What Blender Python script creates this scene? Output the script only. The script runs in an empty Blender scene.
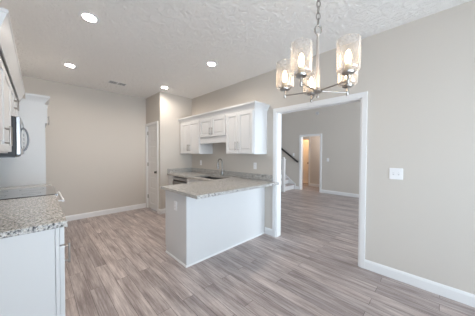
import bpy, bmesh, math, random
from mathutils import Vector, Matrix
random.seed(7)
S = bpy.context.scene
COL = S.collection
PI = math.pi

# ------------------------------------------------------------------ camera, sky, daylight, exposure
CAM_H = 1.361
FPX = 202.77
def setup_camera():
    y, t, r = math.radians(44.621), math.radians(1.124), math.radians(0.229)
    fw = Vector((math.sin(y)*math.cos(t), math.cos(y)*math.cos(t), -math.sin(t)))
    rt = Vector((math.cos(y), -math.sin(y), 0)); up = rt.cross(fw)
    rt2 = math.cos(r)*rt + math.sin(r)*up
    up2 = -math.sin(r)*rt + math.cos(r)*up
    cd = bpy.data.cameras.new('camera'); co = bpy.data.objects.new('camera', cd); COL.objects.link(co)
    m = Matrix.Identity(4)
    for i in range(3):
        m[i][0], m[i][1], m[i][2] = rt2[i], up2[i], -fw[i]
    m[2][3] = CAM_H
    co.matrix_world = m
    cd.sensor_width = 36; cd.lens = FPX/475*36; cd.clip_start = 0.02
    S.camera = co
setup_camera()

W = bpy.data.worlds.new('world'); S.world = W; W.use_nodes = True
wb = W.node_tree.nodes['Background']
wb.inputs[0].default_value = (0.78, 0.89, 1.0, 1); wb.inputs[1].default_value = 2.8

S.view_settings.view_transform = 'Standard'; S.view_settings.look = 'None'
S.view_settings.gamma = 1; S.view_settings.use_curve_mapping = False
S.view_settings.exposure = 0.19
S.cycles.use_denoising = True
S.cycles.max_bounces = 14; S.cycles.diffuse_bounces = 12; S.cycles.transparent_max_bounces = 16
S.cycles.sample_clamp_indirect = 8
S.cycles.caustics_reflective = False; S.cycles.caustics_refractive = False

def daylight(name, loc, rot, sx, sy, power, color):
    """soft area light outside a window shining in through it"""
    l = bpy.data.lights.new(name, 'AREA'); l.shape = 'RECTANGLE'; l.size = sx; l.size_y = sy
    l.energy = power; l.color = color
    o = bpy.data.objects.new(name, l); COL.objects.link(o); o.location = loc; o.rotation_euler = rot
    return o
SKY = (0.62, 0.80, 1.0)
FILL_TINT = (0.80, 0.90, 1.0)
daylight('daylight_garden', (1.15, -7.0, 2.0), (PI/2, 0, 0), 10.0, 5.0, 325, SKY)
daylight('ceiling_fill_near', (1.15, -4.6, 0.02), (math.radians(140), 0, 0), 5.0, 4.0, 150, FILL_TINT)  # added area light low outside the rear door, lifts the ceiling
daylight('ceiling_fill_far', (1.15, -8.0, 0.02), (math.radians(120), 0, 0), 10.0, 6.0, 400, FILL_TINT)  # second added area light farther out, also lifting the ceiling
daylight('daylight_side_window', (-3.4, -3.7, 1.9), (math.radians(86), 0, math.radians(-45)), 3.4, 2.6, 190, SKY)
daylight('daylight_family_room', (5.1, -2.45, 1.5), (PI/2, 0, 0), 3.2, 2.2, 105, (0.84, 0.91, 1.0))

# ------------------------------------------------------------------ dimensions (metres)
H = 2.74
XL, XR, XR2 = -0.50, 2.775, 2.89          # left wall face, right wall faces
YB, YREAR = 5.266, -2.2
XP, YP = 1.955, 4.446                     # pantry box
XF = 7.20                                 # far wall of the next room
OY0, OY1, OZ = 0.697, 1.905, 2.04         # wide cased opening

# ------------------------------------------------------------------ mesh builder
class MB:
    def __init__(s): s.bm = bmesh.new()
    def box(s, x0, x1, y0, y1, z0, z1, bev=0.0, seg=1):
        x0, x1 = min(x0, x1), max(x0, x1); y0, y1 = min(y0, y1), max(y0, y1); z0, z1 = min(z0, z1), max(z0, z1)
        v = [s.bm.verts.new(p) for p in ((x0,y0,z0),(x1,y0,z0),(x1,y1,z0),(x0,y1,z0),(x0,y0,z1),(x1,y0,z1),(x1,y1,z1),(x0,y1,z1))]
        f = [s.bm.faces.new([v[i] for i in q]) for q in ((3,2,1,0),(4,5,6,7),(0,1,5,4),(1,2,6,5),(2,3,7,6),(3,0,4,7))]
        if bev > 0:
            es = list({e for q in f for e in q.edges})
            bmesh.ops.bevel(s.bm, geom=es, offset=bev, segments=seg, profile=0.5, affect='EDGES')
        return s
    def cyl(s, p0, p1, r, seg=16, r1=None, caps=True):
        p0, p1 = Vector(p0), Vector(p1); d = p1-p0
        q = d.to_track_quat('Z', 'Y').to_matrix()
        r1 = r if r1 is None else r1
        a = [s.bm.verts.new(p0+q@Vector((r*math.cos(2*PI*i/seg), r*math.sin(2*PI*i/seg), 0))) for i in range(seg)]
        b = [s.bm.verts.new(p1+q@Vector((r1*math.cos(2*PI*i/seg), r1*math.sin(2*PI*i/seg), 0))) for i in range(seg)]
        for i in range(seg):
            s.bm.faces.new((a[i], a[(i+1)%seg], b[(i+1)%seg], b[i]))
        if caps: s.bm.faces.new(a[::-1]); s.bm.faces.new(b)
        return s
    def tube(s, pts, r, seg=10, closed=False):
        pts = [Vector(p) for p in pts]; n = len(pts); rings = []; nrm = None
        for i, p in enumerate(pts):
            if closed: t = (pts[(i+1)%n]-pts[i-1])
            else: t = (pts[min(i+1, n-1)]-pts[max(i-1, 0)])
            t.normalize()
            if nrm is None:
                nrm = t.orthogonal().normalized()
            else:
                nrm = (nrm-t*nrm.dot(t)).normalized()
            b = t.cross(nrm)
            rr = r[i] if isinstance(r, (list, tuple)) else r
            rings.append([s.bm.verts.new(p+rr*(math.cos(2*PI*k/seg)*nrm+math.sin(2*PI*k/seg)*b)) for k in range(seg)])
        for i in range(n if closed else n-1):
            a, b = rings[i], rings[(i+1)%n]
            for k in range(seg):
                s.bm.faces.new((a[k], a[(k+1)%seg], b[(k+1)%seg], b[k]))
        if not closed:
            s.bm.faces.new(rings[0][::-1]); s.bm.faces.new(rings[-1])
        return s
    def lathe(s, prof, c=(0,0,0), seg=24, axis='z'):
        """prof: (radius, height) list"""
        c = Vector(c); rings = []
        mp = {'z': lambda x, y, h: Vector((x, y, h)), 'x': lambda x, y, h: Vector((h, x, y)), 'y': lambda x, y, h: Vector((x, h, y))}[axis]
        for r, h in prof:
            if r < 1e-6: rings.append([s.bm.verts.new(c+mp(0, 0, h))])
            else: rings.append([s.bm.verts.new(c+mp(r*math.cos(2*PI*i/seg), r*math.sin(2*PI*i/seg), h)) for i in range(seg)])
        for a, b in zip(rings, rings[1:]):
            if len(a) == 1 and len(b) == 1: continue
            for i in range(seg):
                j = (i+1) % seg
                if len(a) == 1: s.bm.faces.new((a[0], b[j], b[i]))
                elif len(b) == 1: s.bm.faces.new((a[i], a[j], b[0]))
                else: s.bm.faces.new((a[i], a[j], b[j], b[i]))
        return s
    def sweep(s, path, prof, m3, closed=False):
        """path: 2D points, prof: (offset to the left of the path, height) outline, m3(a, b, h) -> world"""
        P = [Vector(p) for p in path]; n = len(P); rings = []
        for i in range(n):
            def nr(a, b):
                d = (b-a).normalized(); return Vector((-d.y, d.x))
            if closed or 0 < i < n-1:
                n0, n1 = nr(P[i-1], P[i]), nr(P[i], P[(i+1) % n])
                m = (n0+n1); m = m/m.dot(n0) if m.length > 1e-6 else n0
            elif i == 0: m = nr(P[0], P[1])
            else: m = nr(P[-2], P[-1])
            rings.append([s.bm.verts.new(m3(P[i].x+m.x*o, P[i].y+m.y*o, h)) for o, h in prof])
        k = len(prof)
        for i in range(n if closed else n-1):
            a, b = rings[i], rings[(i+1) % n]
            for j in range(k):
                s.bm.faces.new((a[j], a[(j+1) % k], b[(j+1) % k], b[j]))
        if not closed:
            s.bm.faces.new(rings[0][::-1]); s.bm.faces.new(rings[-1])
        return s
    def prism(s, poly, m3, h0, h1):
        a = [s.bm.verts.new(m3(x, y, h0)) for x, y in poly]; b = [s.bm.verts.new(m3(x, y, h1)) for x, y in poly]
        n = len(poly)
        for i in range(n): s.bm.faces.new((a[i], a[(i+1) % n], b[(i+1) % n], b[i]))
        s.bm.faces.new(a[::-1]); s.bm.faces.new(b)
        return s
    def build(s, name, mat, parent=None, smooth=False, origin=None):
        bmesh.ops.recalc_face_normals(s.bm, faces=s.bm.faces)
        if origin is None:
            lo = [min(v.co[i] for v in s.bm.verts) for i in range(3)]; hi = [max(v.co[i] for v in s.bm.verts) for i in range(3)]
            origin = ((lo[0]+hi[0])/2, (lo[1]+hi[1])/2, lo[2])
        origin = Vector(origin)
        for v in s.bm.verts: v.co -= origin
        me = bpy.data.meshes.new(name); s.bm.to_mesh(me); s.bm.free()
        me.materials.append(mat)
        if smooth:
            for p in me.polygons: p.use_smooth = True
            try: me.set_sharp_from_angle(angle=math.radians(35))
            except Exception: pass
        o = bpy.data.objects.new(name, me); COL.objects.link(o)
        WO[o.name] = origin
        if parent is not None:
            o.parent = parent; o.location = origin-WO[parent.name]
        else: o.location = origin
        return o
WO = {}
def thing(name, loc, label, cat, group=None):
    o = bpy.data.objects.new(name, None); COL.objects.link(o); o.location = loc; WO[o.name] = Vector(loc)
    o.empty_display_size = 0.1
    return tag(o, label, cat, group)
def tag(o, label=None, cat=None, group=None, kind=None):
    if label: o['label'] = label
    if cat: o['category'] = cat
    if group: o['group'] = group
    if kind: o['kind'] = kind
    return o
def structure(o): o['kind'] = 'structure'; return o
def copy_tree(o, parent=None):
    c = o.copy(); COL.objects.link(c); WO[c.name] = Vector(o.location)
    if parent is not None: c.parent = parent
    for ch in list(o.children): copy_tree(ch, c)
    return c

# ------------------------------------------------------------------ materials
def mat(name, col, rough=0.5, metal=0.0, spec=0.5, coat=0.0):
    m = bpy.data.materials.new(name); m.use_nodes = True
    b = m.node_tree.nodes['Principled BSDF']
    b.inputs['Base Color'].default_value = (*col, 1); b.inputs['Roughness'].default_value = rough
    b.inputs['Metallic'].default_value = metal; b.inputs['Specular IOR Level'].default_value = spec
    b.inputs['Coat Weight'].default_value = coat
    return m
def nodes(m): return m.node_tree.nodes, m.node_tree.links, m.node_tree.nodes['Principled BSDF']
def bump(m, scale, strength, dist=0.002, detail=4, kind='noise', coords='Object'):
    n, l, b = nodes(m)
    tc = n.new('ShaderNodeTexCoord'); tx = n.new('ShaderNodeTexNoise')
    tx.inputs['Scale'].default_value = scale; tx.inputs['Detail'].default_value = detail
    bp = n.new('ShaderNodeBump'); bp.inputs['Strength'].default_value = strength; bp.inputs['Distance'].default_value = dist
    l.new(tc.outputs[coords], tx.inputs['Vector']); l.new(tx.outputs['Fac'], bp.inputs['Height']); l.new(bp.outputs['Normal'], b.inputs['Normal'])
    return m
def ramp(n, stops, interp='LINEAR'):
    r = n.new('ShaderNodeValToRGB'); e = r.color_ramp.elements; r.color_ramp.interpolation = interp
    while len(e) < len(stops): e.new(0.5)
    for q, (p, c) in zip(e, stops): q.position = p; q.color = (*c, 1)
    return r
M = {}
M['wall'] = bump(mat('wall_paint', (0.615, 0.572, 0.522), 0.75, spec=0.25), 220, 0.08)
M['trim'] = mat('trim_paint', (0.80, 0.80, 0.80), 0.35)
M['cabinet'] = mat('cabinet_paint', (0.69, 0.69, 0.69), 0.38)
M['nickel'] = mat('brushed_nickel', (0.40, 0.375, 0.35), 0.30, 1.0)
M['litnickel'] = mat('warm_lit_nickel', (0.72, 0.65, 0.60), 0.38, 1.0)  # stem nickel, its tint carries the warm light it reflects
M['chrome'] = mat('chrome', (0.75, 0.75, 0.75), 0.12, 1.0)
M['steel'] = mat('stainless_steel', (0.50, 0.50, 0.51), 0.3, 1.0)
M['fsteel'] = mat('faucet_steel', (0.30, 0.295, 0.29), 0.25, 1.0)
M['shadedsteel'] = mat('shaded_sink_steel', (0.22, 0.22, 0.225), 0.35, 1.0)  # steel darkened to stand for the shade inside the bowl
M['darksteel'] = mat('dark_steel', (0.16, 0.16, 0.17), 0.3, 1.0)
M['blackglass'] = mat('black_glass', (0.012, 0.012, 0.014), 0.05, spec=1.0, coat=1.0)
M['blackglass'].node_tree.nodes['Principled BSDF'].inputs['Coat IOR'].default_value = 1.7
M['blackplastic'] = mat('black_plastic', (0.02, 0.02, 0.022), 0.4)
M['plastic'] = mat('white_plastic', (0.85, 0.85, 0.86), 0.35)
M['grayplastic'] = mat('grey_plastic', (0.55, 0.55, 0.56), 0.4)
M['slot'] = mat('dark_slot', (0.06, 0.06, 0.06), 0.6)
M['rail'] = mat('dark_stained_wood', (0.02, 0.016, 0.014), 0.35)
M['candle'] = mat('candle_sleeve', (0.80, 0.66, 0.46), 0.5)
M['bronze'] = mat('dark_knob_metal', (0.10, 0.095, 0.09), 0.3, 0.9)
M['whitedoor'] = mat('door_paint', (0.78, 0.775, 0.765), 0.4)

def ceiling_mat():
    m = mat('knockdown_ceiling', (0.90, 0.885, 0.865), 0.85, spec=0.2); n, l, b = nodes(m)
    tc = n.new('ShaderNodeTexCoord')
    mp = n.new('ShaderNodeMapping'); mp.inputs['Scale'].default_value = (1, 1, 1); l.new(tc.outputs['Object'], mp.inputs['Vector'])
    a = n.new('ShaderNodeTexNoise'); a.inputs['Scale'].default_value = 14; a.inputs['Detail'].default_value = 5; a.inputs['Roughness'].default_value = 0.62; a.inputs['Distortion'].default_value = 1.2
    l.new(mp.outputs[0], a.inputs['Vector'])
    r = ramp(n, [(0.40, (0, 0, 0)), (0.56, (1, 1, 1))]); l.new(a.outputs['Fac'], r.inputs[0])
    bp = n.new('ShaderNodeBump'); bp.inputs['Strength'].default_value = 0.5; bp.inputs['Distance'].default_value = 0.027
    l.new(r.outputs[0], bp.inputs['Height']); l.new(bp.outputs[0], b.inputs['Normal'])
    return m
M['ceiling'] = ceiling_mat()

def floor_mat():
    m = mat('plank_floor', (0.3, 0.25, 0.22), 0.36, spec=0.45); n, l, b = nodes(m)
    tc = n.new('ShaderNodeTexCoord')
    mp = n.new('ShaderNodeMapping'); mp.inputs['Rotation'].default_value = (0, 0, PI/2); l.new(tc.outputs['Object'], mp.inputs['Vector'])
    br = n.new('ShaderNodeTexBrick'); br.offset = 0.37; br.offset_frequency = 2; br.squash = 1
    br.inputs['Color1'].default_value = (0, 0, 0, 1); br.inputs['Color2'].default_value = (1, 1, 1, 1); br.inputs['Mortar'].default_value = (0.5, 0.5, 0.5, 1)
    br.inputs['Scale'].default_value = 1; br.inputs['Mortar Size'].default_value = 0.0016; br.inputs['Mortar Smooth'].default_value = 0.2; br.inputs['Bias'].default_value = 0
    br.inputs['Brick Width'].default_value = 1.22; br.inputs['Row Height'].default_value = 0.118
    l.new(mp.outputs[0], br.inputs['Vector'])
    # grain: streaks along the plank, shifted per plank
    sc = n.new('ShaderNodeMapping'); sc.inputs['Scale'].default_value = (62, 2.6, 1); l.new(tc.outputs['Object'], sc.inputs['Vector'])
    cm = n.new('ShaderNodeVectorMath'); cm.operation = 'MULTIPLY_ADD'; cm.inputs[1].default_value = (13.7, 9.1, 5.3)
    l.new(br.outputs['Color'], cm.inputs[0]); l.new(sc.outputs[0], cm.inputs[2])
    g = n.new('ShaderNodeTexNoise'); g.inputs['Scale'].default_value = 1; g.inputs['Detail'].default_value = 9; g.inputs['Roughness'].default_value = 0.78; g.inputs['Distortion'].default_value = 0.15
    l.new(cm.outputs[0], g.inputs['Vector'])
    sc2 = n.new('ShaderNodeMapping'); sc2.inputs['Scale'].default_value = (14, 2.0, 1); l.new(tc.outputs['Object'], sc2.inputs['Vector'])
    cm2 = n.new('ShaderNodeVectorMath'); cm2.operation = 'MULTIPLY_ADD'; cm2.inputs[1].default_value = (7.7, 3.1, 2.3)
    l.new(br.outputs['Color'], cm2.inputs[0]); l.new(sc2.outputs[0], cm2.inputs[2])
    g2 = n.new('ShaderNodeTexNoise'); g2.inputs['Scale'].default_value = 1; g2.inputs['Detail'].default_value = 3
    l.new(cm2.outputs[0], g2.inputs['Vector'])
    mx = n.new('ShaderNodeMath'); mx.operation = 'MULTIPLY_ADD'; mx.inputs[1].default_value = 0.65; l.new(g.outputs['Fac'], mx.inputs[0])
    h2 = n.new('ShaderNodeMath'); h2.operation = 'MULTIPLY'; h2.inputs[1].default_value = 0.35; l.new(g2.outputs['Fac'], h2.inputs[0]); l.new(h2.outputs[0], mx.inputs[2])
    r = ramp(n, [(0.33, (0.14, 0.112, 0.106)), (0.44, (0.285, 0.238, 0.223)), (0.535, (0.43, 0.375, 0.355)), (0.66, (0.65, 0.59, 0.555))])
    l.new(mx.outputs[0], r.inputs[0])
    # plank to plank tone
    tone = ramp(n, [(0.0, (0.93, 0.92, 0.94)), (0.5, (1.08, 1.07, 1.08)), (1.0, (1.25, 1.23, 1.23))]); l.new(br.outputs['Color'], tone.inputs[0])
    mu = n.new('ShaderNodeMix'); mu.data_type = 'RGBA'; mu.blend_type = 'MULTIPLY'; mu.inputs[0].default_value = 1
    l.new(r.outputs[0], mu.inputs[6]); l.new(tone.outputs[0], mu.inputs[7])
    gap = n.new('ShaderNodeMix'); gap.data_type = 'RGBA'; l.new(br.outputs['Fac'], gap.inputs[0]); l.new(mu.outputs[2], gap.inputs[6]); gap.inputs[7].default_value = (0.09, 0.07, 0.065, 1)
    l.new(gap.outputs[2], b.inputs['Base Color'])
    bp = n.new('ShaderNodeBump'); bp.inputs['Strength'].default_value = 0.15; bp.inputs['Distance'].default_value = 0.002; l.new(mx.outputs[0], bp.inputs['Height']); l.new(bp.outputs[0], b.inputs['Normal'])
    return m
M['floor'] = floor_mat()

def granite_mat():
    m = mat('speckled_granite', (0.5, 0.5, 0.5), 0.14, spec=0.5); n, l, b = nodes(m)
    tc = n.new('ShaderNodeTexCoord'); gm = n.new('ShaderNodeNewGeometry')
    a = n.new('ShaderNodeTexNoise'); a.inputs['Scale'].default_value = 68; a.inputs['Detail'].default_value = 5; a.inputs['Roughness'].default_value = 0.7
    l.new(gm.outputs['Position'], a.inputs['Vector'])
    r = ramp(n, [(0.34, (0.06, 0.06, 0.07)), (0.42, (0.24, 0.24, 0.245)), (0.48, (0.46, 0.45, 0.43)), (0.57, (0.62, 0.605, 0.58)), (0.68, (0.82, 0.815, 0.81))])
    l.new(a.outputs['Fac'], r.inputs[0])
    v = n.new('ShaderNodeTexVoronoi'); v.inputs['Scale'].default_value = 130; l.new(gm.outputs['Position'], v.inputs['Vector'])
    sx = n.new('ShaderNodeSeparateColor'); l.new(v.outputs['Color'], sx.inputs[0])
    rv = ramp(n, [(0.0, (0.35, 0.34, 0.34)), (0.10, (0.35, 0.34, 0.34)), (0.12, (1, 1, 1)), (0.85, (1, 1, 1)), (0.87, (1.12, 1.06, 0.98))], 'LINEAR')
    l.new(sx.outputs[0], rv.inputs[0])
    mu = n.new('ShaderNodeMix'); mu.data_type = 'RGBA'; mu.blend_type = 'MULTIPLY'; mu.inputs[0].default_value = 1
    l.new(r.outputs[0], mu.inputs[6]); l.new(rv.outputs[0], mu.inputs[7]); l.new(mu.outputs[2], b.inputs['Base Color'])
    return m
M['granite'] = granite_mat()

def emit(name, col, st):
    m = bpy.data.materials.new(name); m.use_nodes = True; n = m.node_tree.nodes; n.clear()
    o = n.new('ShaderNodeOutputMaterial'); e = n.new('ShaderNodeEmission'); e.inputs[0].default_value = (*col, 1); e.inputs[1].default_value = st
    m.node_tree.links.new(e.outputs[0], o.inputs[0]); return m
M['lens'] = emit('lit_lens', (1.0, 0.90, 0.80), 350)
M['bulb'] = emit('lit_filament_bulb', (1.0, 0.72, 0.45), 28)
M['warmlamp'] = emit('lit_warm_globe', (1.0, 0.62, 0.32), 150)
M['hallfill'] = emit('hall_fill_glow', (1.0, 0.95, 0.92), 80)  # glow of the added hall fill

def glass_mat(name, tint, facing, seedy):
    m = bpy.data.materials.new(name); m.use_nodes = True; n = m.node_tree.nodes; l = m.node_tree.links; n.clear()
    o = n.new('ShaderNodeOutputMaterial'); mix = n.new('ShaderNodeMixShader'); t = n.new('ShaderNodeBsdfTransparent'); g = n.new('ShaderNodeBsdfGlossy')
    t.inputs[0].default_value = (*tint, 1); g.inputs['Roughness'].default_value = 0.08; g.inputs[0].default_value = (1, 1, 1, 1)
    lw = n.new('ShaderNodeLayerWeight'); lw.inputs[0].default_value = facing
    l.new(lw.outputs['Facing'], mix.inputs[0]); l.new(t.outputs[0], mix.inputs[1]); l.new(g.outputs[0], mix.inputs[2])
    if not seedy: l.new(mix.outputs[0], o.inputs[0])
    else:
        # clear glass full of fine seed bubbles that scatter some light
        tc = n.new('ShaderNodeTexCoord'); v = n.new('ShaderNodeTexVoronoi'); v.inputs['Scale'].default_value = 55; l.new(tc.outputs['Object'], v.inputs['Vector'])
        r = ramp(n, [(0.0, (0.21, 0.21, 0.21)), (0.30, (0.13, 0.13, 0.13)), (0.5, (0.03, 0.03, 0.03))]); l.new(v.outputs['Distance'], r.inputs[0])
        d = n.new('ShaderNodeBsdfDiffuse'); d.inputs[0].default_value = (0.92, 0.91, 0.90, 1)
        tl = n.new('ShaderNodeBsdfTranslucent'); tl.inputs[0].default_value = (0.92, 0.91, 0.90, 1)
        sc = n.new('ShaderNodeMixShader'); sc.inputs[0].default_value = 0.5; l.new(d.outputs[0], sc.inputs[1]); l.new(tl.outputs[0], sc.inputs[2])
        lf = n.new('ShaderNodeLayerWeight'); lf.inputs[0].default_value = 0.5
        pw = n.new('ShaderNodeMath'); pw.operation = 'POWER'; pw.inputs[1].default_value = 4; l.new(lf.outputs['Facing'], pw.inputs[0])
        ad = n.new('ShaderNodeMath'); ad.operation = 'MULTIPLY_ADD'; ad.inputs[1].default_value = 0.6; ad.use_clamp = True; l.new(pw.outputs[0], ad.inputs[0]); l.new(r.outputs[0], ad.inputs[2])
        m2 = n.new('ShaderNodeMixShader'); l.new(ad.outputs[0], m2.inputs[0]); l.new(mix.outputs[0], m2.inputs[1]); l.new(sc.outputs[0], m2.inputs[2]); l.new(m2.outputs[0], o.inputs[0])
    return m
M['shade'] = glass_mat('seedy_glass', (0.965, 0.96, 0.955), 0.36, True)
M['pane'] = glass_mat('window_glass', (0.97, 0.98, 0.98), 0.12, False)

# ------------------------------------------------------------------ the setting
def slab(name, x0, x1, y0, y1, z0, z1, m): return structure(MB().box(x0, x1, y0, y1, z0, z1).build(name, m, origin=(0, 0, 0)))
slab('floor', XL-0.2, 10.2, YREAR-0.2, 6.5, -0.12, 0.0, M['floor'])
CANS = [(0.391, 2.542), (0.379, 4.135), (1.916, 2.517), (1.902, 4.102)]     # openings for the recessed lights
def ceiling_with_openings():
    hs = 0.058
    xs = sorted([XL-0.2, XR2]+[c[0]+d for c in CANS for d in (-hs, hs)]); ys = sorted([YREAR-0.2, YB+0.2]+[c[1]+d for c in CANS for d in (-hs, hs)])
    b = MB()
    for x0, x1 in zip(xs, xs[1:]):
        for y0, y1 in zip(ys, ys[1:]):
            mx, my = (x0+x1)/2, (y0+y1)/2
            if not any(abs(mx-c[0]) < hs and abs(my-c[1]) < hs for c in CANS): b.box(x0, x1, y0, y1, H, H+0.12)
    structure(b.build('ceiling', M['ceiling'], origin=(0, 0, 0)))
ceiling_with_openings()
H2 = 3.5
slab('ceiling_family', XR, XF+0.12, YREAR-0.2, 6.5, H2, H2+0.12, M['ceiling'])
slab('ceiling_hall', XF+0.12, 10.2, 2.2, 5.8, 2.44, 2.56, M['ceiling'])

def wall(name, boxes):
    b = MB()
    for q in boxes: b.box(*q)
    return structure(b.build(name, M['wall'], origin=(0, 0, 0)))
wall('wall_right', [(XR, XR2, OY1, YB+0.12, 0, H), (XR, XR2, YREAR, OY0, 0, H), (XR, XR2, OY0, OY1, OZ, H),
                    (XR, XR2, YREAR, YB+0.12, H, H2)])
wall('wall_back', [(XL-0.12, XP, YB, YB+0.12, 0, H)])
wall('wall_pantry', [(XP, XP+0.1, YP, 4.596, 0, H), (XP, XP+0.1, 5.206, YB+0.12, 0, H), (XP, XP+0.1, 4.596, 5.206, 2.04, H),
                     (XP+0.1, XR, YP, YP+0.1, 0, H)])
WY0, WY1, WZ0, WZ1 = -1.55, 0.05, 0.55, 2.25
wall('wall_left', [(XL-0.12, XL, WY1, YB, 0, H), (XL-0.12, XL, YREAR, WY0, 0, H), (XL-0.12, XL, WY0, WY1, 0, WZ0), (XL-0.12, XL, WY0, WY1, WZ1, H)])
DX0, DX1 = -0.3, 2.6
FX0, FX1, FZ0, FZ1 = 3.5, 6.7, 0.4, 2.6
wall('wall_rear', [(XL-0.12, DX0, YREAR-0.12, YREAR, 0, H), (DX1, FX0, YREAR-0.12, YREAR, 0, H2), (DX0, DX1, YREAR-0.12, YREAR, 2.15, H),
                   (FX0, FX1, YREAR-0.12, YREAR, 0, FZ0), (FX0, FX1, YREAR-0.12, YREAR, FZ1, H2), (FX1, XF+0.12, YREAR-0.12, YREAR, 0, H2)])
HY0, HY1, HZ = 3.09, 3.83, 2.04       # doorway in the far wall
wall('wall_far', [(XF, XF+0.12, HY1, 6.3, 0, H2), (XF, XF+0.12, 2.0, HY0, 0, H2), (XF, XF+0.12, HY0, HY1, HZ, H2),
                  (XF-0.005, XF+0.12, YREAR, 2.0, 0, H2)])
wall('wall_stairwell', [(XR, XF+0.12, 6.3, 6.42, 0, H2)])
XH = 8.38
IY0, IY1 = 4.09, 4.85
wall('wall_hall', [(XH, XH+0.12, 2.4, IY0, 0, 2.44), (XH, XH+0.12, IY1, 5.4, 0, 2.44), (XH, XH+0.12, IY0, IY1, 2.04, 2.44),
                   (XF+0.12, XH, 2.4, 2.52, 0, 2.44), (XF+0.12, XH, 5.28, 5.4, 0, 2.44)])
wall('wall_closet', [(9.9, 10.02, 3.3, 5.7, 0, 2.44), (XH+0.12, 9.9, 3.3, 3.42, 0, 2.44), (XH+0.12, 9.9, 5.58, 5.7, 0, 2.44)])

# baseboards: profile swept along the wall foot
BB = [(0, 0), (0.014, 0), (0.014, 0.085), (0.010, 0.098), (0.005, 0.108), (0, 0.11)]
def xy(a, b, h): return Vector((a, b, h))
def baseboard(name, paths):
    b = MB()
    for p in paths: b.sweep(p, BB, xy)
    return structure(b.build(name, M['trim'], origin=(0, 0, 0)))
baseboard('baseboard_right', [[(XR, YREAR), (XR, OY0-0.062)], [(XR, OY1+0.062), (XR, 2.128)]])
baseboard('baseboard_back', [[(XP, YB), (0.55, YB)], [(0.55, YB), (XL, YB)]])
baseboard('baseboard_pantry', [[(2.12, YP), (XP, YP), (XP, 4.534)]])
baseboard('baseboard_far', [[(XF, 2.0), (XF, HY0-0.064)][::1], [(XF-0.005, YREAR), (XF-0.005, 2.0)], [(XF, HY1+0.064), (XF, 4.06)]])
baseboard('baseboard_hall', [[(XH, 2.52), (XH, IY0-0.064)]])
baseboard('baseboard_family', [[(XR2, OY0-0.062), (XR2, YREAR)], [(XR2, 6.3), (XR2, OY1+0.062)]])

# casings: profile swept round an opening in the (y, z) plane
CP = [(0, 0), (0, 0.011), (0.012, 0.016), (0.045, 0.018), (0.062, 0.018), (0.062, 0)]
def casing(b, y0, y1, zt, x, sgn):
    # path runs up one side, across, down the other; offset is to its left = outward
    path = [(y0, 0), (y0, zt), (y1, zt), (y1, 0)]
    b.sweep(path, CP, lambda a, c, h: Vector((x+sgn*h, a, c)))
b = MB()
casing(b, OY0, OY1, OZ, XR, -1); casing(b, OY0, OY1, OZ, XR2, 1)
b.box(XR-0.001, XR2+0.001, OY0-0.001, OY0+0.012, 0, OZ); b.box(XR-0.001, XR2+0.001, OY1-0.012, OY1+0.001, 0, OZ)
b.box(XR-0.001, XR2+0.001, OY0, OY1, OZ-0.012, OZ+0.001)
structure(b.build('trim_1', M['trim'], origin=(0, 0, 0)))
b = MB(); casing(b, 4.596, 5.206, 2.04, XP, -1)
b.box(XP-0.001, XP+0.1, 4.595, 4.606, 0, 2.04); b.box(XP-0.001, XP+0.1, 5.196, 5.207, 0, 2.04); b.box(XP-0.001, XP+0.1, 4.596, 5.206, 2.03, 2.041)
structure(b.build('trim_2', M['trim'], origin=(0, 0, 0)))
b = MB(); casing(b, HY0, HY1, HZ, XF, -1); casing(b, HY0, HY1, HZ, XF+0.12, 1)
b.box(XF-0.001, XF+0.121, HY0-0.001, HY0+0.012, 0, HZ); b.box(XF-0.001, XF+0.121, HY1-0.012, HY1+0.001, 0, HZ); b.box(XF-0.001, XF+0.121, HY0, HY1, HZ-0.012, HZ+0.001)
structure(b.build('trim_3', M['trim'], origin=(0, 0, 0)))
b = MB(); casing(b, IY0, IY1, 2.04, XH, -1)
b.box(XH-0.001, XH+0.12, IY0-0.001, IY0+0.012, 0, 2.04); b.box(XH-0.001, XH+0.12, IY1-0.012, IY1+0.001, 0, 2.04); b.box(XH-0.001, XH+0.12, IY0, IY1, 2.028, 2.041)
structure(b.build('trim_4', M['trim'], origin=(0, 0, 0)))

# panelled doors facing -X, hinges on the high-y side
def panel_door(name, x, y0, y1, z0, z1, npan, m, origin=None):
    b = MB()
    st, rl = 0.105, 0.095
    b.box(x+0.008, x+0.035, y0, y1, z0, z1)
    b.box(x, x+0.012, y0, y0+st, z0, z1); b.box(x, x+0.012, y1-st, y1, z0, z1)
    hs = (z1-z0-rl*1.4-rl*npan)/npan
    z = z0; tops = [rl*1.4]+[rl]*npan
    for i in range(npan+1):
        b.box(x, x+0.012, y0+st, y1-st, z, z+tops[i]); z += tops[i]
        if i < npan:
            b.box(x+0.003, x+0.012, y0+st+0.022, y1-st-0.022, z+0.022, z+hs-0.022, 0.004)
            z += hs
    return structure(b.build(name, m, origin=origin))
d = panel_door('door_1', XP+0.02, 4.608, 5.194, 0.018, 2.026, 5, M['whitedoor'])
kz = 0.93
MB().lathe([(0, -0.062), (0.016, -0.06), (0.027, -0.05), (0.029, -0.038), (0.020, -0.026), (0.011, -0.018), (0.012, -0.006), (0.032, -0.004), (0.032, 0)], (XP+0.02, 4.67, kz), 20, 'x').build('door_knob', M['bronze'], d, True)
for z in (0.25, 1.05, 1.82):
    MB().cyl((XP+0.012, 5.192, z), (XP+0.012, 5.192, z+0.09), 0.008, 10).box(XP+0.012, XP+0.021, 5.165, 5.19, z, z+0.09).build('hinge', M['nickel'], d)
d = panel_door('door_2', XH+0.085, IY0+0.014, IY1-0.014, 0.018, 2.026, 5, M['whitedoor'], (XH+0.085, IY1-0.014, 0.018))
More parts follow.
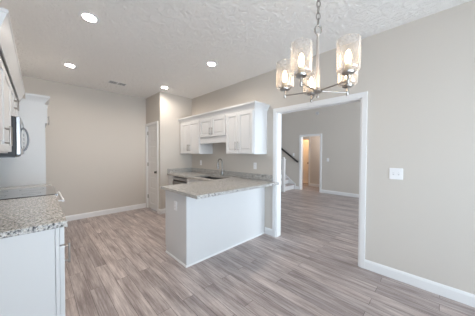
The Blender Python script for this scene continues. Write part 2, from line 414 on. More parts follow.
MB().lathe([(0, -0.062), (0.016, -0.06), (0.027, -0.05), (0.029, -0.038), (0.020, -0.026), (0.011, -0.018), (0.012, -0.006), (0.032, -0.004), (0.032, 0)], (XH+0.085, 4.175, 0.95), 16, 'x').build('door_knob', M['bronze'], d, True)
d.rotation_euler.z = math.radians(52)

# windows behind the camera
def window(name, axis, u0, u1, z0, z1, p, n):
    mp = (lambda u, d, z: (u, p+d, z)) if axis == 'y' else (lambda u, d, z: (p+d, u, z))
    def bx(b, ua, ub, da, db, za, zb):
        q0, q1 = mp(ua, da, za), mp(ub, db, zb); b.box(q0[0], q1[0], q0[1], q1[1], q0[2], q1[2])
    b = MB(); t = 0.05
    bx(b, u0, u0+t, -0.1, 0, z0, z1); bx(b, u1-t, u1, -0.1, 0, z0, z1); bx(b, u0, u1, -0.1, 0, z0, z0+t); bx(b, u0, u1, -0.1, 0, z1-t, z1)
    for i in range(1, n): c = u0+(u1-u0)*i/n; bx(b, c-t/2, c+t/2, -0.1, 0, z0, z1)
    o = structure(b.build(name, M['trim']))
    for i in range(n):
        a, c = u0+(u1-u0)*i/n, u0+(u1-u0)*(i+1)/n
        b = MB(); bx(b, a+t*0.6, c-t*0.6, -0.06, -0.052, z0+t, z1-t); b.build('pane', M['pane'], o)
    return o
window('window_1', 'y', DX0, DX1, 0, 2.15, YREAR, 2)
window('window_2', 'x', WY0, WY1, WZ0, WZ1, XL, 2)
window('window_3', 'y', FX0, FX1, FZ0, FZ1, YREAR, 3)

# ------------------------------------------------------------------ cabinet building
def face(side, p):
    """(u along the front, d outward, z) -> world for a front in the plane p"""
    return {'-x': lambda u, d, z: (p-d, u, z), '+x': lambda u, d, z: (p+d, u, z), '-y': lambda u, d, z: (u, p-d, z), '+y': lambda u, d, z: (u, p+d, z)}[side]
def fbox(b, f, u0, u1, d0, d1, z0, z1, bev=0.0):
    a, c = f(u0, d0, z0), f(u1, d1, z1); b.box(a[0], c[0], a[1], c[1], a[2], c[2], bev)
def cab_door(f, u0, u1, z0, z1, parent, name='door', fr=0.055):
    b = MB()
    fbox(b, f, u0, u1, 0.001, 0.012, z0, z1)
    fbox(b, f, u0, u0+fr, 0.010, 0.025, z0, z1, 0.002); fbox(b, f, u1-fr, u1, 0.010, 0.025, z0, z1, 0.002)
    fbox(b, f, u0+fr, u1-fr, 0.010, 0.025, z0, z0+fr, 0.002); fbox(b, f, u0+fr, u1-fr, 0.010, 0.025, z1-fr, z1, 0.002)
    if u1-u0 > 0.2 and z1-z0 > 0.2:
        fbox(b, f, u0+fr+0.016, u1-fr-0.016, 0.010, 0.020, z0+fr+0.022, z1-fr-0.022, 0.004)
    return b.build(name, M['cabinet'], parent)
def pull(f, u, z0, z1, parent, d0=0.025, horiz=False):
    b = MB(); D = d0+0.03
    if not horiz:
        b.cyl(f(u, D, z0), f(u, D, z1), 0.0062, 10)
        for z in (z0+0.02, z1-0.02): b.cyl(f(u, d0, z), f(u, D, z), 0.005, 8)
    else:
        u0, u1, z = u, z0, z1
        b.cyl(f(u0, D, z), f(u1, D, z), 0.0062, 10)
        for q in (u0+0.02, u1-0.02): b.cyl(f(q, d0, z), f(q, D, z), 0.005, 8)
    return b.build('handle', M['nickel'], parent, True)
CROWN = [(0, 0), (0.007, 0.0), (0.010, 0.012), (0.030, 0.046), (0.048, 0.068), (0.054, 0.072), (0.055, 0.098), (0.0, 0.098)]

# ---- wall cabinets on the right wall (fronts face -x)
XU = XR-0.33
fu = face('-x', XU)
def wall_cab(y0, y1, z0, z1, doors, handle_z, label):
    t = thing('wall_cabinet', ((XU+XR)/2, (y0+y1)/2, z0), label, 'cabinet', 'white wall cabinets over the sink counter')
    MB().box(XU, XR-0.001, y0+0.0005, y1-0.0005, z0, z1).build('body', M['cabinet'], t)
    n = len(doors)
    for i, (a, c, hu) in enumerate(doors):
        d = cab_door(fu, a, c, z0+0.012 if handle_z[2] is None else handle_z[2], 2.065, t)
        pull(fu, hu, handle_z[0], handle_z[1], d)
    return t
wall_cab(2.10, 2.765, 1.36, 2.10, [(2.115, 2.453, 2.425), (2.457, 2.75, 2.485)], (1.42, 1.57, None), 'white two-door wall cabinet nearest the cased opening, right of the sink cabinet')
t = wall_cab(2.765, 3.595, 1.69, 2.10, [(2.78, 3.178, 3.145), (3.182, 3.58, 3.215)], (1.735, 1.875, None), 'short white two-door wall cabinet with a valance above the sink faucet')
MB().box(XU-0.001, XU+0.018, 2.766, 3.594, 1.575, 1.69).build('valance', M['cabinet'], t)
t = wall_cab(3.595, 4.43, 1.36, 2.10, [(3.61, 3.988, 3.955), (3.992, 4.37, 4.03)], (1.42, 1.57, None), 'white two-door wall cabinet in the corner by the pantry wall')
b = MB().sweep([(XR-0.001, 2.10), (XU, 2.10), (XU, YP-0.001)], [(o, 2.088+h) for o, h in CROWN], xy)
b.box(XU, XR-0.001, 2.10, YP-0.001, 2.10, 2.12)
tag(b.build('crown_moulding', M['cabinet']), 'white crown moulding along the top of the wall cabinets over the sink', 'moulding')

# ---- base run on the right wall and the peninsula
XBF = 2.15                       # base cabinet fronts
YI, YIE, XI = 2.141, 2.70, 1.26  # peninsula: bar side, kitchen side, end
CT0, CT1 = 0.876, 0.914
t = thing('peninsula_cabinet', ((XI+XR)/2, (YI+YIE)/2, 0), 'white panelled kitchen peninsula with a plain back under the granite bar', 'cabinet')
MB().box(XI+0.02, 2.14, YI+0.012, YIE-0.03, 0.10, CT0).box(2.14, XR-0.002, YI+0.012, YIE-0.03, 0, CT0).build('body', M['cabinet'], t)
MB().box(XI, XI+0.02, YI, YIE-0.022, 0.0, CT0).box(XI, XI+0.02, YIE-0.022, YIE, 0.10, CT0).build('end_panel', M['cabinet'], t)
MB().box(XI+0.02, XR-0.002, YI, YI+0.012, 0, CT0).build('back_panel', M['cabinet'], t)
MB().box(XI+0.02, 2.14, YI+0.012, YIE-0.10, 0, 0.10).build('toe_kick', M['cabinet'], t)
QR = [(0, 0), (0.013, 0), (0.012, 0.007), (0.007, 0.017), (0, 0.019)]
MB().sweep([(XI, YIE-0.024), (XI, YI), (XR-0.016, YI)], [(-o, h) for o, h in QR], xy).build('base_trim', M['trim'], t)
fp = face('+y', YIE-0.03)
for a, c, hu in ((1.285, 1.69, 1.655), (1.70, 2.10, 1.735)):
    d = cab_door(fp, a, c, 0.115, 0.70, t); pull(fp, hu, 0.54, 0.67, d)
    d = cab_door(fp, a, c, 0.715, 0.865, t, 'drawer', 0.035); pull(fp, (a+c)/2-0.07, (a+c)/2+0.07, 0.79, d, horiz=True)

t = thing('sink_base_cabinet', ((XBF+XR)/2, 3.14, 0), 'white base cabinet under the sink between peninsula and dishwasher', 'cabinet')
MB().box(XBF, XBF+0.02, 2.675, 3.605, 0.10, CT0).box(XBF+0.02, XR-0.002, 2.675, 2.69, 0.10, CT0).box(XBF+0.02, XR-0.002, 3.588, 3.605, 0.10, CT0).box(XBF+0.02, XR-0.002, 2.69, 3.588, 0.10, 0.12).build('body', M['cabinet'], t)
MB().box(XBF+0.07, XBF+0.09, 2.675, 3.605, 0, 0.10).build('toe_kick', M['cabinet'], t)
fb = face('-x', XBF)
for a, c, hu in ((2.74, 3.16, 3.125), (3.17, 3.59, 3.205)):
    d = cab_door(fb, a, c, 0.115, 0.70, t); pull(fb, hu, 0.54, 0.67, d)
    cab_door(fb, a, c, 0.715, 0.865, t, 'false_drawer_front', 0.035)

t = thing('dishwasher', ((XBF+XR)/2, 3.91, 0), 'stainless dishwasher with a dark control strip under the corner counter', 'dishwasher')
MB().box(XBF+0.03, XR-0.05, 3.612, 4.208, 0.10, CT0-0.004).build('tub', M['darksteel'], t)
MB().box(XBF-0.022, XBF+0.03, 3.614, 4.206, 0.11, 0.765, 0.004).build('door', M['fsteel'], t)
MB().box(XBF-0.024, XBF+0.03, 3.614, 4.206, 0.80, 0.843, 0.003).build('control_panel', M['steel'], t)
MB().box(XBF-0.004, XBF+0.03, 3.614, 4.206, 0.767, 0.798).build('handle_recess', M['blackplastic'], t)
MB().box(XBF+0.05, XBF+0.07, 3.612, 4.208, 0.0, 0.10).build('toe_kick', M['blackplastic'], t)
b = MB().box(XBF, XBF+0.02, 4.212, YP-0.002, 0.10, CT0).box(XBF+0.02, XR-0.002, 4.212, 4.23, 0.0, CT0).box(XBF+0.07, XBF+0.09, 4.23, YP-0.002, 0, 0.10)
tag(b.build('filler_panel', M['cabinet']), 'narrow white filler panel between dishwasher and pantry wall', 'panel')

# ---- granite: bar top + sink run with the sink cut out, and its splashes
SX0, SX1, SY0, SY1 = 2.20, 2.62, 2.80, 3.50
CY0, CY1, CX0 = 1.835, 2.725, 1.205
t = thing('granite_countertop', (2.3, 3.0, CT0), 'speckled grey granite counter running from the peninsula bar past the sink', 'countertop')
XE = XBF-0.035
b = MB()
b.box(CX0, XR-0.024, CY0, OY1+0.064+0.002, CT0, CT1, 0.004) if False else None
poly = [(CX0, CY0), (XR-0.03, CY0), (XR-0.03, OY1+0.07), (XR-0.002, OY1+0.07), (XR-0.002, SY0), (SX1, SY0), (SX0, SY0), (XE, SY0), (XE, CY1), (CX0, CY1)]
def slab_poly(b, poly, z0, z1): b.prism(poly, xy, z0, z1)
slab_poly(b, [(CX0, CY0), (XR-0.03, CY0), (XR-0.03, OY1+0.07), (XR-0.002, OY1+0.07), (XR-0.002, SY0), (XE, SY0), (XE, CY1), (CX0, CY1)], CT0, CT1)
b.box(XE, SX0, SY0, SY1, CT0, CT1); b.box(SX1, XR-0.002, SY0, SY1, CT0, CT1); b.box(XE, XR-0.002, SY1, YP-0.002, CT0, CT1)
b.build('slab', M['granite'], t)
MB().box(XR-0.022, XR-0.001, OY1+0.072, YP-0.022, CT1, CT1+0.10, 0.002).build('backsplash', M['granite'], t)
MB().box(XE+0.01, XR-0.001, YP-0.022, YP-0.001, CT1, CT1+0.10, 0.002).build('side_splash', M['granite'], t)

t = thing('sink', ((SX0+SX1)/2, (SY0+SY1)/2, 0.68), 'stainless undermount sink below the faucet', 'sink')
b = MB(); e = 0.004
b.box(SX0-0.012, SX0, SY0-0.012, SY1+0.012, 0.69, CT0-0.001); b.box(SX1, SX1+0.012, SY0-0.012, SY1+0.012, 0.69, CT0-0.001)
b.box(SX0, SX1, SY0-0.012, SY0, 0.69, CT0-0.001); b.box(SX0, SX1, SY1, SY1+0.012, 0.69, CT0-0.001); b.box(SX0-0.012, SX1+0.012, SY0-0.012, SY1+0.012, 0.68, 0.69)
b.build('bowl', M['shadedsteel'], t)
MB().lathe([(0, 0.003), (0.03, 0.003), (0.042, 0.001), (0.045, 0)], ((SX0+SX1)/2, (SY0+SY1)/2, 0.69), 20).build('drain', M['chrome'], t, True)

fx, fy = 2.685, 3.17
t = thing('kitchen_faucet', (fx, fy, CT1), 'tall gooseneck metal faucet behind the sink', 'faucet')
MB().lathe([(0.028, 0), (0.028, 0.008), (0.022, 0.014), (0.019, 0.03), (0.018, 0.10), (0.014, 0.105), (0, 0.105)], (fx, fy, CT1), 20).build('base', M['fsteel'], t, True)
pts = [(fx, fy, CT1+0.10), (fx, fy, CT1+0.27)]
for i in range(1, 15):
    a = PI*i/15; pts.append((fx-0.062+0.062*math.cos(a), fy-0.02*i/15, CT1+0.27+0.075*math.sin(a)))
pts += [(fx-0.124, fy-0.02, CT1+0.25), (fx-0.124, fy-0.02, CT1+0.22)]
MB().tube(pts, 0.010, 12).build('spout', M['fsteel'], t, True)
MB().cyl((fx-0.124, fy-0.02, CT1+0.225), (fx-0.124, fy-0.02, CT1+0.155), 0.016, 14, 0.018).build('spray_head', M['fsteel'], t, True)
MB().cyl((fx, fy-0.015, CT1+0.06), (fx, fy-0.05, CT1+0.068), 0.009, 12).tube([(fx, fy-0.045, CT1+0.067), (fx-0.01, fy-0.075, CT1+0.09), (fx-0.015, fy-0.1, CT1+0.12)], 0.006).build('lever', M['steel'], t, True)

# ---- wall plates
def outlet(name, f, u, z, label, cat, kind, w=0.072, h=0.117, group=None):
    c = f(u, 0, z-h/2); t = thing(name, c, label, cat, group)
    b = MB(); fbox(b, f, u-w/2, u+w/2, 0.0005, 0.007, z-h/2, z+h/2, 0.0025); b.build('cover_plate', M['plastic'], t)
    if kind == 'outlet':
        for dz in (-0.02, 0.02):
            b = MB(); fbox(b, f, u-0.017, u+0.017, 0.006, 0.0095, z+dz-0.014, z+dz+0.014, 0.001); r = b.build('receptacle', M['plastic'], t)
            b = MB()
            for du in (-0.007, 0.007): fbox(b, f, u+du-0.0013, u+du+0.0013, 0.009, 0.0101, z+dz-0.002, z+dz+0.008)
            b.build('slots', M['slot'], r)
    else:
        for du in kind:
            b = MB(); fbox(b, f, u+du-0.006, u+du+0.006, 0.006, 0.009, z-0.013, z+0.013); r = b.build('toggle', M['grayplastic'], t)
            b = MB(); fbox(b, f, u+du-0.004, u+du+0.004, 0.008, 0.016, z-0.003, z+0.009, 0.001); b.build('lever', M['plastic'], r)
    return t
fw = face('-x', XR)
outlet('light_switch', fw, 0.355, 1.153, 'white double toggle switch plate on the right wall beside the opening', 'switch', (-0.023, 0.023), 0.118, 0.122)
outlet('wall_outlet', fw, 4.05, 1.15, 'white outlet on the splash wall left of the faucet', 'outlet', 'outlet')
outlet('wall_outlet', fw, 2.36, 1.15, 'white outlet on the splash wall right of the faucet', 'outlet', 'outlet')
outlet('wall_outlet', face('-x', XI), 2.405, 0.693, 'white outlet on the end panel of the peninsula', 'outlet', 'outlet')

# ------------------------------------------------------------------ left run
XC = 0.098                        # base cabinet fronts (face +x)
YC0, YR0, YR1, YC1 = 1.775, 2.945, 3.70, 4.05
fl = face('+x', XC+0.0015)
CX1 = 0.136
def base_cab(y0, y1, doors, label, endp):
    t = thing('base_cabinet', ((XL+XC)/2, (y0+y1)/2, 0), label, 'cabinet', 'white base cabinets either side of the range')
    e = 0.018 if endp else 0
    MB().box(XL+0.001, XC, y0+e, y1, 0.10, CT0).build('body', M['cabinet'], t)
    if endp: MB().box(XL+0.001, XC-0.023, y0, y0+e, 0.0, CT0, 0.001).box(XC-0.0205, XC, y0, y0+e, 0.0, CT0, 0.001).build('end_panel', M['cabinet'], t)
    MB().box(XL+0.001, XC-0.075, y0+e, y1, 0, 0.10).build('toe_kick', M['cabinet'], t)
    for a, c, hu in doors:
        d = cab_door(fl, a, c, 0.115, 0.735, t); pull(fl, hu, 0.585, 0.725, d)
        d = cab_door(fl, a, c, 0.745, 0.868, t, 'drawer', 0.03); pull(fl, (a+c)/2-0.07, (a+c)/2+0.07, 0.806, d, horiz=True)
    return t
base_cab(YC0, YR0-0.003, [(YC0+0.022, 2.355, 1.86), (2.365, YR0-0.012, 2.90)], 'white base cabinet with a plain end panel closest to the viewer at left', True)
base_cab(YR1+0.003, YC1-0.001, [(YR1+0.015, YC1-0.012, 3.76)], 'narrow white base cabinet between the range and the tall refrigerator panel', False)
for y0, y1, lab in ((YC0-0.03, YR0-0.002, 'speckled granite countertop at left in front of the range'), (YR1+0.002, YC1-0.001, 'short granite countertop strip beyond the range')):
    t = thing('granite_countertop', ((XL+CX1)/2, (y0+y1)/2, CT0), lab, 'countertop')
    MB().box(XL+0.001, CX1, y0, y1, CT0, CT1, 0.004).build('slab', M['granite'], t)
    MB().box(XL+0.001, XL+0.022, y0+0.004, y1-0.001, CT1, CT1+0.10, 0.002).build('backsplash', M['granite'], t)

t = thing('kitchen_range', ((XL+XC)/2, (YR0+YR1)/2, 0), 'electric range with a black glass cooktop set between the left counters', 'stove')
a0, a1 = YR0+0.002, YR1-0.002
MB().box(XL+0.02, XC-0.005, a0, a1, 0.02, 0.895).build('body', M['darksteel'], t)
ck = MB().box(XL+0.03, CX1+0.012, a0, a1, 0.895, 0.921, 0.005, 2).build('cooktop', M['blackglass'], t)
MB().box(CX1+0.0121, CX1+0.016, a0, a1, 0.899, 0.917).build('front_rim', M['steel'], ck)
M['burner'] = mat('burner_ring', (0.07, 0.07, 0.075), 0.25)
for x, y, r in ((-0.32, a0+0.2, 0.09), (-0.32, a1-0.2, 0.075), (-0.05, a0+0.2, 0.075), (-0.05, a1-0.2, 0.105)):
    MB().lathe([(r-0.003, 0.0), (r-0.003, 0.0004), (r, 0.0004), (r, 0)], (x, y, 0.921), 32).build('burner_ring', M['burner'], ck)
MB().box(XC-0.005, XC+0.05, a0, a1, 0.80, 0.893, 0.004).build('control_panel', M['steel'], t)
dr = MB().box(XC-0.005, XC+0.045, a0+0.003, a1-0.003, 0.23, 0.79, 0.005).build('oven_door', M['steel'], t)
MB().box(XC+0.045, XC+0.048, a0+0.10, a1-0.10, 0.33, 0.66).build('oven_window', M['blackglass'], dr)
b = MB().cyl((0.20, a0+0.03, 0.83), (0.20, a1-0.03, 0.83), 0.013, 12)
for q in (a0+0.06, a1-0.06): b.cyl((0.12, q, 0.83), (0.20, q, 0.83), 0.009, 10)
b.build('handle', M['plastic'], dr, True)
MB().box(XC-0.005, XC+0.04, a0+0.003, a1-0.003, 0.06, 0.22, 0.004).build('storage_drawer', M['steel'], t)
MB().box(XL+0.05, XC-0.05, a0+0.02, a1-0.02, 0, 0.02).build('foot_plinth', M['blackplastic'], t)

# ---- wall cabinets on the left wall (fronts face +x)
XU2 = -0.202
YU0 = 1.862
f2 = face('+x', XU2)
def wall_cab_left(y0, y1, z0, doors, hz, label):
    t = thing('wall_cabinet', ((XL+XU2)/2, (y0+y1)/2, z0), label, 'cabinet', 'white wall cabinets along the left wall')
    MB().box(XL+0.001, XU2, y0+0.0005, y1-0.0005, z0, 2.11).build('body', M['cabinet'], t)
    for a, c, hu in doors:
        d = cab_door(f2, a, c, z0+0.012, 2.045, t); pull(f2, hu, hz[0], hz[1], d)
    return t
wall_cab_left(YU0, YR0, 1.36, [(YU0+0.01, 2.395, 2.365), (2.40, YR0-0.01, 2.44)], (1.42, 1.57), 'tall white wall cabinet at the left edge nearest the viewer')
wall_cab_left(YR0, YR1, 1.725, [(YR0+0.01, 3.32, 3.29), (3.325, YR1-0.01, 3.36)], (1.835, 1.955), 'short white wall cabinet directly over the microwave')
wall_cab_left(YR1, YC1-0.001, 1.36, [(YR1+0.01, YC1-0.012, 3.75)], (1.42, 1.57), 'narrow white wall cabinet between the microwave and the tall refrigerator panel')
b = MB().sweep([(XU2+0.036, YC1-0.002), (XU2+0.036, YU0-0.02), (XL+0.001, YU0-0.02)][::-1], [(-o, 2.055+h) for o, h in ((0, 0), (0.006, 0), (0.049, 0.115), (0.055, 0.119), (0.055, 0.138), (0, 0.138))], xy)
b.box(XL+0.001, XU2+0.036, YU0-0.02, YC1-0.002, 2.112, 2.15)
tag(b.build('crown_moulding', M['cabinet']), 'white crown moulding along the top of the left wall cabinets', 'moulding')

# ---- microwave
XM = -0.117
t = thing('microwave', ((XL+XM)/2, (YR0+YR1)/2, 1.32), 'stainless over-the-range microwave with a black case and a curved dark handle', 'microwave')
MB().box(XL+0.002, XM-0.03, YR0+0.003, YR1-0.003, 1.325, 1.722, 0.004).build('case', M['blackplastic'], t)
d = MB().box(XM-0.03, XM, YR0+0.003, 3.52, 1.345, 1.722, 0.004).build('door', M['steel'], t)
MB().box(XM-0.001, XM+0.003, YR0+0.06, 3.42, 1.41, 1.66).build('window', M['blackglass'], d)
pts = [(XM, 3.47, 1.385)]+[(XM+0.042*math.sin(PI*i/12)**0.55, 3.47, 1.385+0.275*i/12) for i in range(1, 12)]+[(XM, 3.47, 1.66)]
MB().tube(pts, 0.0085, 10).build('handle', M['darksteel'], d, True)
cp = MB().box(XM-0.03, XM, 3.523, YR1-0.003, 1.345, 1.722, 0.004).build('control_panel', M['steel'], t)
MB().box(XM-0.001, XM+0.002, 3.54, YR1-0.02, 1.63, 1.69).build('display', M['blackglass'], cp)
b = MB()
for i in range(5):
    for j in range(3): b.box(XM-0.001, XM+0.003, 3.545+j*0.045, 3.58+j*0.045, 1.37+i*0.048, 1.402+i*0.048, 0.001)
b.build('keypad', M['darksteel'], cp)
MB().box(XL+0.03, XM-0.04, YR0+0.03, YR1-0.03, 1.317, 1.325).build('underside', M['darksteel'], t)

# ---- refrigerator surround with cabinet over the bay
XT = 0.085
t = thing('refrigerator_cabinet', ((XL+XT)/2, 4.56, 0), 'tall white refrigerator surround with an overhead cabinet at the end of the left run', 'cabinet')
MB().box(XL+0.001, XT, YC1, YC1+0.02, 0, 2.11, 0.001).build('side_panel', M['cabinet'], t)
MB().box(XL+0.001, XT, 5.02, 5.04, 0, 2.11, 0.001).build('side_panel', M['cabinet'], t)
MB().box(XL+0.001, XT, YC1+0.02, 5.02, 1.79, 2.11).build('overhead_box', M['cabinet'], t)
ft = face('+x', XT)
for a, c, hu in ((4.075, 4.54, 4.50), (4.55, 5.015, 4.59)):
    d = cab_door(ft, a, c, 1.80, 2.07, t); pull(ft, hu, 1.825, 1.965, d)
MB().sweep([(XU2+0.094, YC1), (XT, YC1), (XT, 5.04), (XL+0.001, 5.04)], [(-o, 2.085+h) for o, h in CROWN], xy).build('crown', M['cabinet'], t)

# ------------------------------------------------------------------ ceiling fixtures
def downlight():
    t = thing('recessed_light', (0, 0, 0), '', 'ceiling light')
    MB().lathe([(0.0565, 0.0), (0.060, -0.006), (0.078, -0.006), (0.092, -0.002), (0.092, 0)], (0, 0, 0), 32).build('trim_ring', M['plastic'], t, True)
    MB().lathe([(0.0565, 0.0), (0.054, 0.02), (0.053, 0.024), (0, 0.026)], (0, 0, 0), 32).build('baffle', M['plastic'], t, True)
    MB().lathe([(0, 0.003), (0.035, 0.005), (0.0545, 0.010)], (0, 0, 0), 32).build('lens', M['lens'], t, True)
    return t
proto = downlight()
spots = [(0.391, 2.542, 'round recessed ceiling light nearest the upper left cabinets, the largest in view'), (0.379, 4.135, 'round recessed ceiling light near the back wall on the left side'),
         (1.916, 2.517, 'round recessed ceiling light above the peninsula bar'), (1.902, 4.102, 'small round recessed ceiling light in front of the pantry corner')]
for i, (x, y, lab) in enumerate(spots):
    o = proto if i == 0 else copy_tree(proto)
    o.location = (x, y, H); o['label'] = lab; o['group'] = 'recessed ceiling lights'
t = thing('ceiling_vent', (1.135, 4.515, H), 'small rectangular air vent in the ceiling near the back wall', 'vent')
b = MB().box(0.98, 1.29, 4.43, 4.445, H-0.004, H).box(0.98, 1.29, 4.585, 4.60, H-0.004, H).box(0.98, 0.995, 4.445, 4.585, H-0.004, H).box(1.275, 1.29, 4.445, 4.585, H-0.004, H).box(1.122, 1.148, 4.445, 4.585, H-0.004, H)
b.build('frame', M['plastic'], t)
MB().box(0.995, 1.275, 4.445, 4.585, H-0.0012, H-0.0004).build('duct_opening', M['slot'], t)
for i in range(6):
    y = 4.462+i*0.0205
    MB().box(0.995, 1.275, y, y+0.0045, H-0.0035, H-0.002).build('louver', M['plastic'], t)

# ------------------------------------------------------------------ chandelier
cx, cy, cz = 1.523, 0.680, 1.818
t = thing('chandelier', (cx, cy, H), 'five-light brushed nickel chandelier with clear seeded glass cylinder shades on a chain', 'chandelier')
MB().lathe([(0, -0.03), (0.02, -0.03), (0.055, -0.018), (0.065, -0.004), (0.065, 0)], (cx, cy, H), 28).build('canopy', M['nickel'], t, True)
MB().lathe([(0.0, 0.0), (0.012, 0.004), (0.03, 0.012), (0.036, 0.02), (0.036, 0.03), (0.022, 0.038), (0.012, 0.045), (0.012, 0.05), (0, 0.05)], (cx, cy, cz), 24).lathe([(0, -0.028), (0.006, -0.026), (0.009, -0.018), (0.006, -0.010), (0.005, 0.002)], (cx, cy, cz), 14).build('hub', M['nickel'], t, True)
MB().cyl((cx, cy, cz+0.045), (cx, cy, 2.268), 0.0105, 14).lathe([(0.0105, 0), (0.013, 0.004), (0.013, 0.016), (0.006, 0.02)], (cx, cy, 2.258), 14).build('stem', M['litnickel'], t, True)
u = Vector((math.cos(math.radians(-44.6)), math.sin(math.radians(-44.6)), 0)); w = Vector((0, 0, 1)); vv = Vector((u.y, -u.x, 0))
def link(c, a, hx, hz, r, n=18):
    return [Vector(c)+a*hx*math.cos(2*PI*i/n)+w*hz*math.sin(2*PI*i/n) for i in range(n)]
MB().tube(link((cx, cy, 2.303), u, 0.025, 0.031, 0), 0.0062, 8, True).build('loop', M['nickel'], t, True)
b = MB(); z = 2.358; i = 0
while z < H-0.045:
    b.tube(link((cx, cy, z), (u if i % 2 else vv), 0.0135, 0.028, 0), 0.0038, 8, True); z += 0.046; i += 1
b.tube([(cx+0.006, cy, 2.34), (cx-0.006, cy+0.004, 2.5), (cx+0.005, cy-0.004, 2.62), (cx, cy, H-0.028)], 0.0018, 6)
b.build('chain', M['nickel'], t, True)
R = 0.250
def arm(a):
    """arm > post, cup, candle_sleeve, bulb, glass_shade; built at the world angle a"""
    ex, ey = cx+R*math.cos(a), cy+R*math.sin(a)
    ca, sa = math.cos(a), math.sin(a)
    o = MB().cyl((cx+0.02*ca, cy+0.02*sa, cz+0.024), (ex, ey, cz+0.024), 0.0055, 12).build('arm', M['nickel'], t, True)
    MB().lathe([(0, 0), (0.006, 0.001), (0.0095, 0.006), (0.0095, 0.05), (0.008, 0.056), (0.008, 0.066), (0, 0.066)], (ex, ey, cz), 16).build('post', M['nickel'], o, True)
    MB().lathe([(0, 0.062), (0.022, 0.062), (0.036, 0.068), (0.040, 0.076), (0.040, 0.082), (0.036, 0.084), (0, 0.084)], (ex, ey, cz), 24).build('cup', M['nickel'], o, True)
    MB().lathe([(0, 0.0845), (0.022, 0.0845), (0.022, 0.126), (0.016, 0.13), (0, 0.13)], (ex, ey, cz), 16).build('candle_sleeve', M['candle'], o, True)
    MB().lathe([(0, 0.131), (0.010, 0.131), (0.015, 0.145), (0.019, 0.163), (0.019, 0.180), (0.014, 0.203), (0.006, 0.220), (0, 0.225)], (ex, ey, cz), 18).build('bulb', M['bulb'], o, True)
    sr = 0.070
    MB().lathe([(0.041, 0.0845), (sr-0.012, 0.0845), (sr-0.003, 0.090), (sr, 0.10), (sr, 0.282), (sr+0.0012, 0.285), (sr+0.0005, 0.2885), (sr-0.002, 0.2895), (sr-0.0045, 0.2885), (sr-0.0052, 0.285), (sr-0.004, 0.282), (sr-0.004, 0.102), (sr-0.008, 0.092), (sr-0.014, 0.0885), (0.041, 0.0885), (0.041, 0.0845)], (ex, ey, cz), 40).build('glass_shade', M['shade'], o, True)
for k in range(5): arm(5.01948202+PI+2*PI/5*k)

# ------------------------------------------------------------------ next room: stairs, rail, plates, detector
t = thing('staircase', (6.75, 4.1, 0), 'white staircase rising to the left along the far wall of the next room', 'stairs')
RX0, RX1, SY, RISE, RUN = 6.30, XF-0.02, 4.10, 0.19, 0.255
M['tread'] = M['floor']
for i in range(7):
    y = SY+i*RUN
    MB().box(RX0, RX1, y, y+0.02, i*RISE+0.0005, (i+1)*RISE-0.028).build('riser', M['trim'], t)
    MB().box(RX0, RX1, y-0.025, y+RUN, (i+1)*RISE-0.028, (i+1)*RISE, 0.006).build('tread', M['tread'], t)
sk = [(SY-0.06, 0.0), (SY-0.06, 0.20), (SY+7*RUN, 0.20+7*RUN*0.75+0.05), (SY+7*RUN, 0.0)]
MB().prism(sk, lambda a, c, h: Vector((h, a, c)), XF-0.019, XF-0.001).build('skirt_board', M['trim'], t)
sk = [(SY+0.02, 0.0), (SY+0.02, 0.15), (SY+7*RUN, 0.15+7*RUN*0.745), (SY+7*RUN, 0.0)]
MB().prism(sk, lambda a, c, h: Vector((h, a, c)), RX0-0.02, RX0-0.001).build('stringer', M['trim'], t)
t = thing('newel_post', (6.30, 4.02, 0), 'white square newel post at the foot of the stairs', 'post')
MB().box(6.25, 6.35, 3.97, 4.07, 0, 1.15, 0.004).build('shaft', M['trim'], t)
MB().box(6.235, 6.365, 3.955, 4.085, 1.15, 1.18, 0.005).box(6.255, 6.345, 3.975, 4.065, 1.18, 1.25, 0.02).build('cap', M['trim'], t)
t = thing('handrail', (XF-0.06, 3.92, 1.05), 'dark stained handrail sloping down the wall above the stairs', 'handrail')
y0r, z0r, y1r, z1r = 3.925, 1.06, 5.4, 2.12
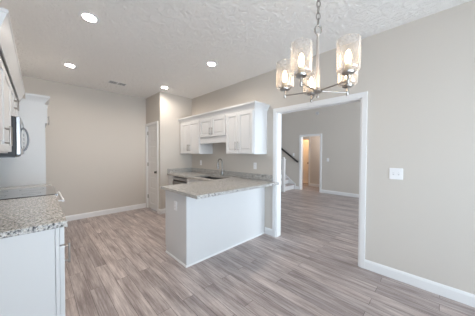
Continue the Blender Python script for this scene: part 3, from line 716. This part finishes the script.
MB().sweep([(y0r, z0r), (y1r, z1r)], [(-0.03, -0.022), (-0.022, -0.028), (0.022, -0.028), (0.03, -0.022), (0.03, 0.018), (0.02, 0.026), (-0.02, 0.026), (-0.03, 0.018)], lambda a, c, h: Vector((XF-0.06+h, a, c))).build('rail', M['rail'], t)
for s in (0.12, 0.55, 0.9):
    yy, zz = y0r+(y1r-y0r)*s, z0r+(z1r-z0r)*s
    MB().tube([(XF-0.06, yy, zz-0.03), (XF-0.06, yy, zz-0.06), (XF-0.04, yy, zz-0.08), (XF-0.004, yy, zz-0.085)], 0.006, 8).lathe([(0, -0.006), (0.022, -0.006), (0.024, 0)], (XF, yy, zz-0.085), 14, 'x').build('bracket', M['nickel'], t, True)
ff = face('-x', XF)
outlet('light_switch', ff, 4.14, 1.345, 'white switch plate above the stair handrail in the next room', 'switch', (0,), 0.075, 0.117)
outlet('light_switch', ff, 2.815, 1.17, 'white switch plate right of the far doorway', 'switch', (0,), 0.075, 0.117)
t = thing('smoke_detector', (XF, 3.21, 2.83), 'small round grey smoke detector high on the far wall of the next room', 'smoke detector')
MB().lathe([(0, -0.034), (0.03, -0.034), (0.055, -0.03), (0.062, -0.02), (0.064, 0)], (XF, 3.21, 2.84), 28, 'x').build('housing', M['grayplastic'], t, True)
MB().lathe([(0, -0.037), (0.006, -0.037), (0.007, -0.033)], (XF, 3.21, 2.84), 12, 'x').build('test_button', M['slot'], t, True)
def globe(x, y, m, label):
    t = thing('globe_light', (x, y, 2.44), label, 'ceiling light')
    MB().lathe([(0, -0.03), (0.07, -0.025), (0.08, 0)], (x, y, 2.44), 24).build('base', M['nickel'], t, True)
    MB().lathe([(0, -0.17), (0.04, -0.16), (0.075, -0.13), (0.09, -0.09), (0.075, -0.05), (0.06, -0.032)], (x, y, 2.44), 24).build('globe', m, t, True)
globe(9.15, 3.95, M['warmlamp'], 'warm glowing globe light in the small room behind the half open hall door')
globe(7.85, 3.0, M['hallfill'], 'unseen white fill globe added on the hall ceiling just past the far doorway')  # out of view, added to brighten the hall
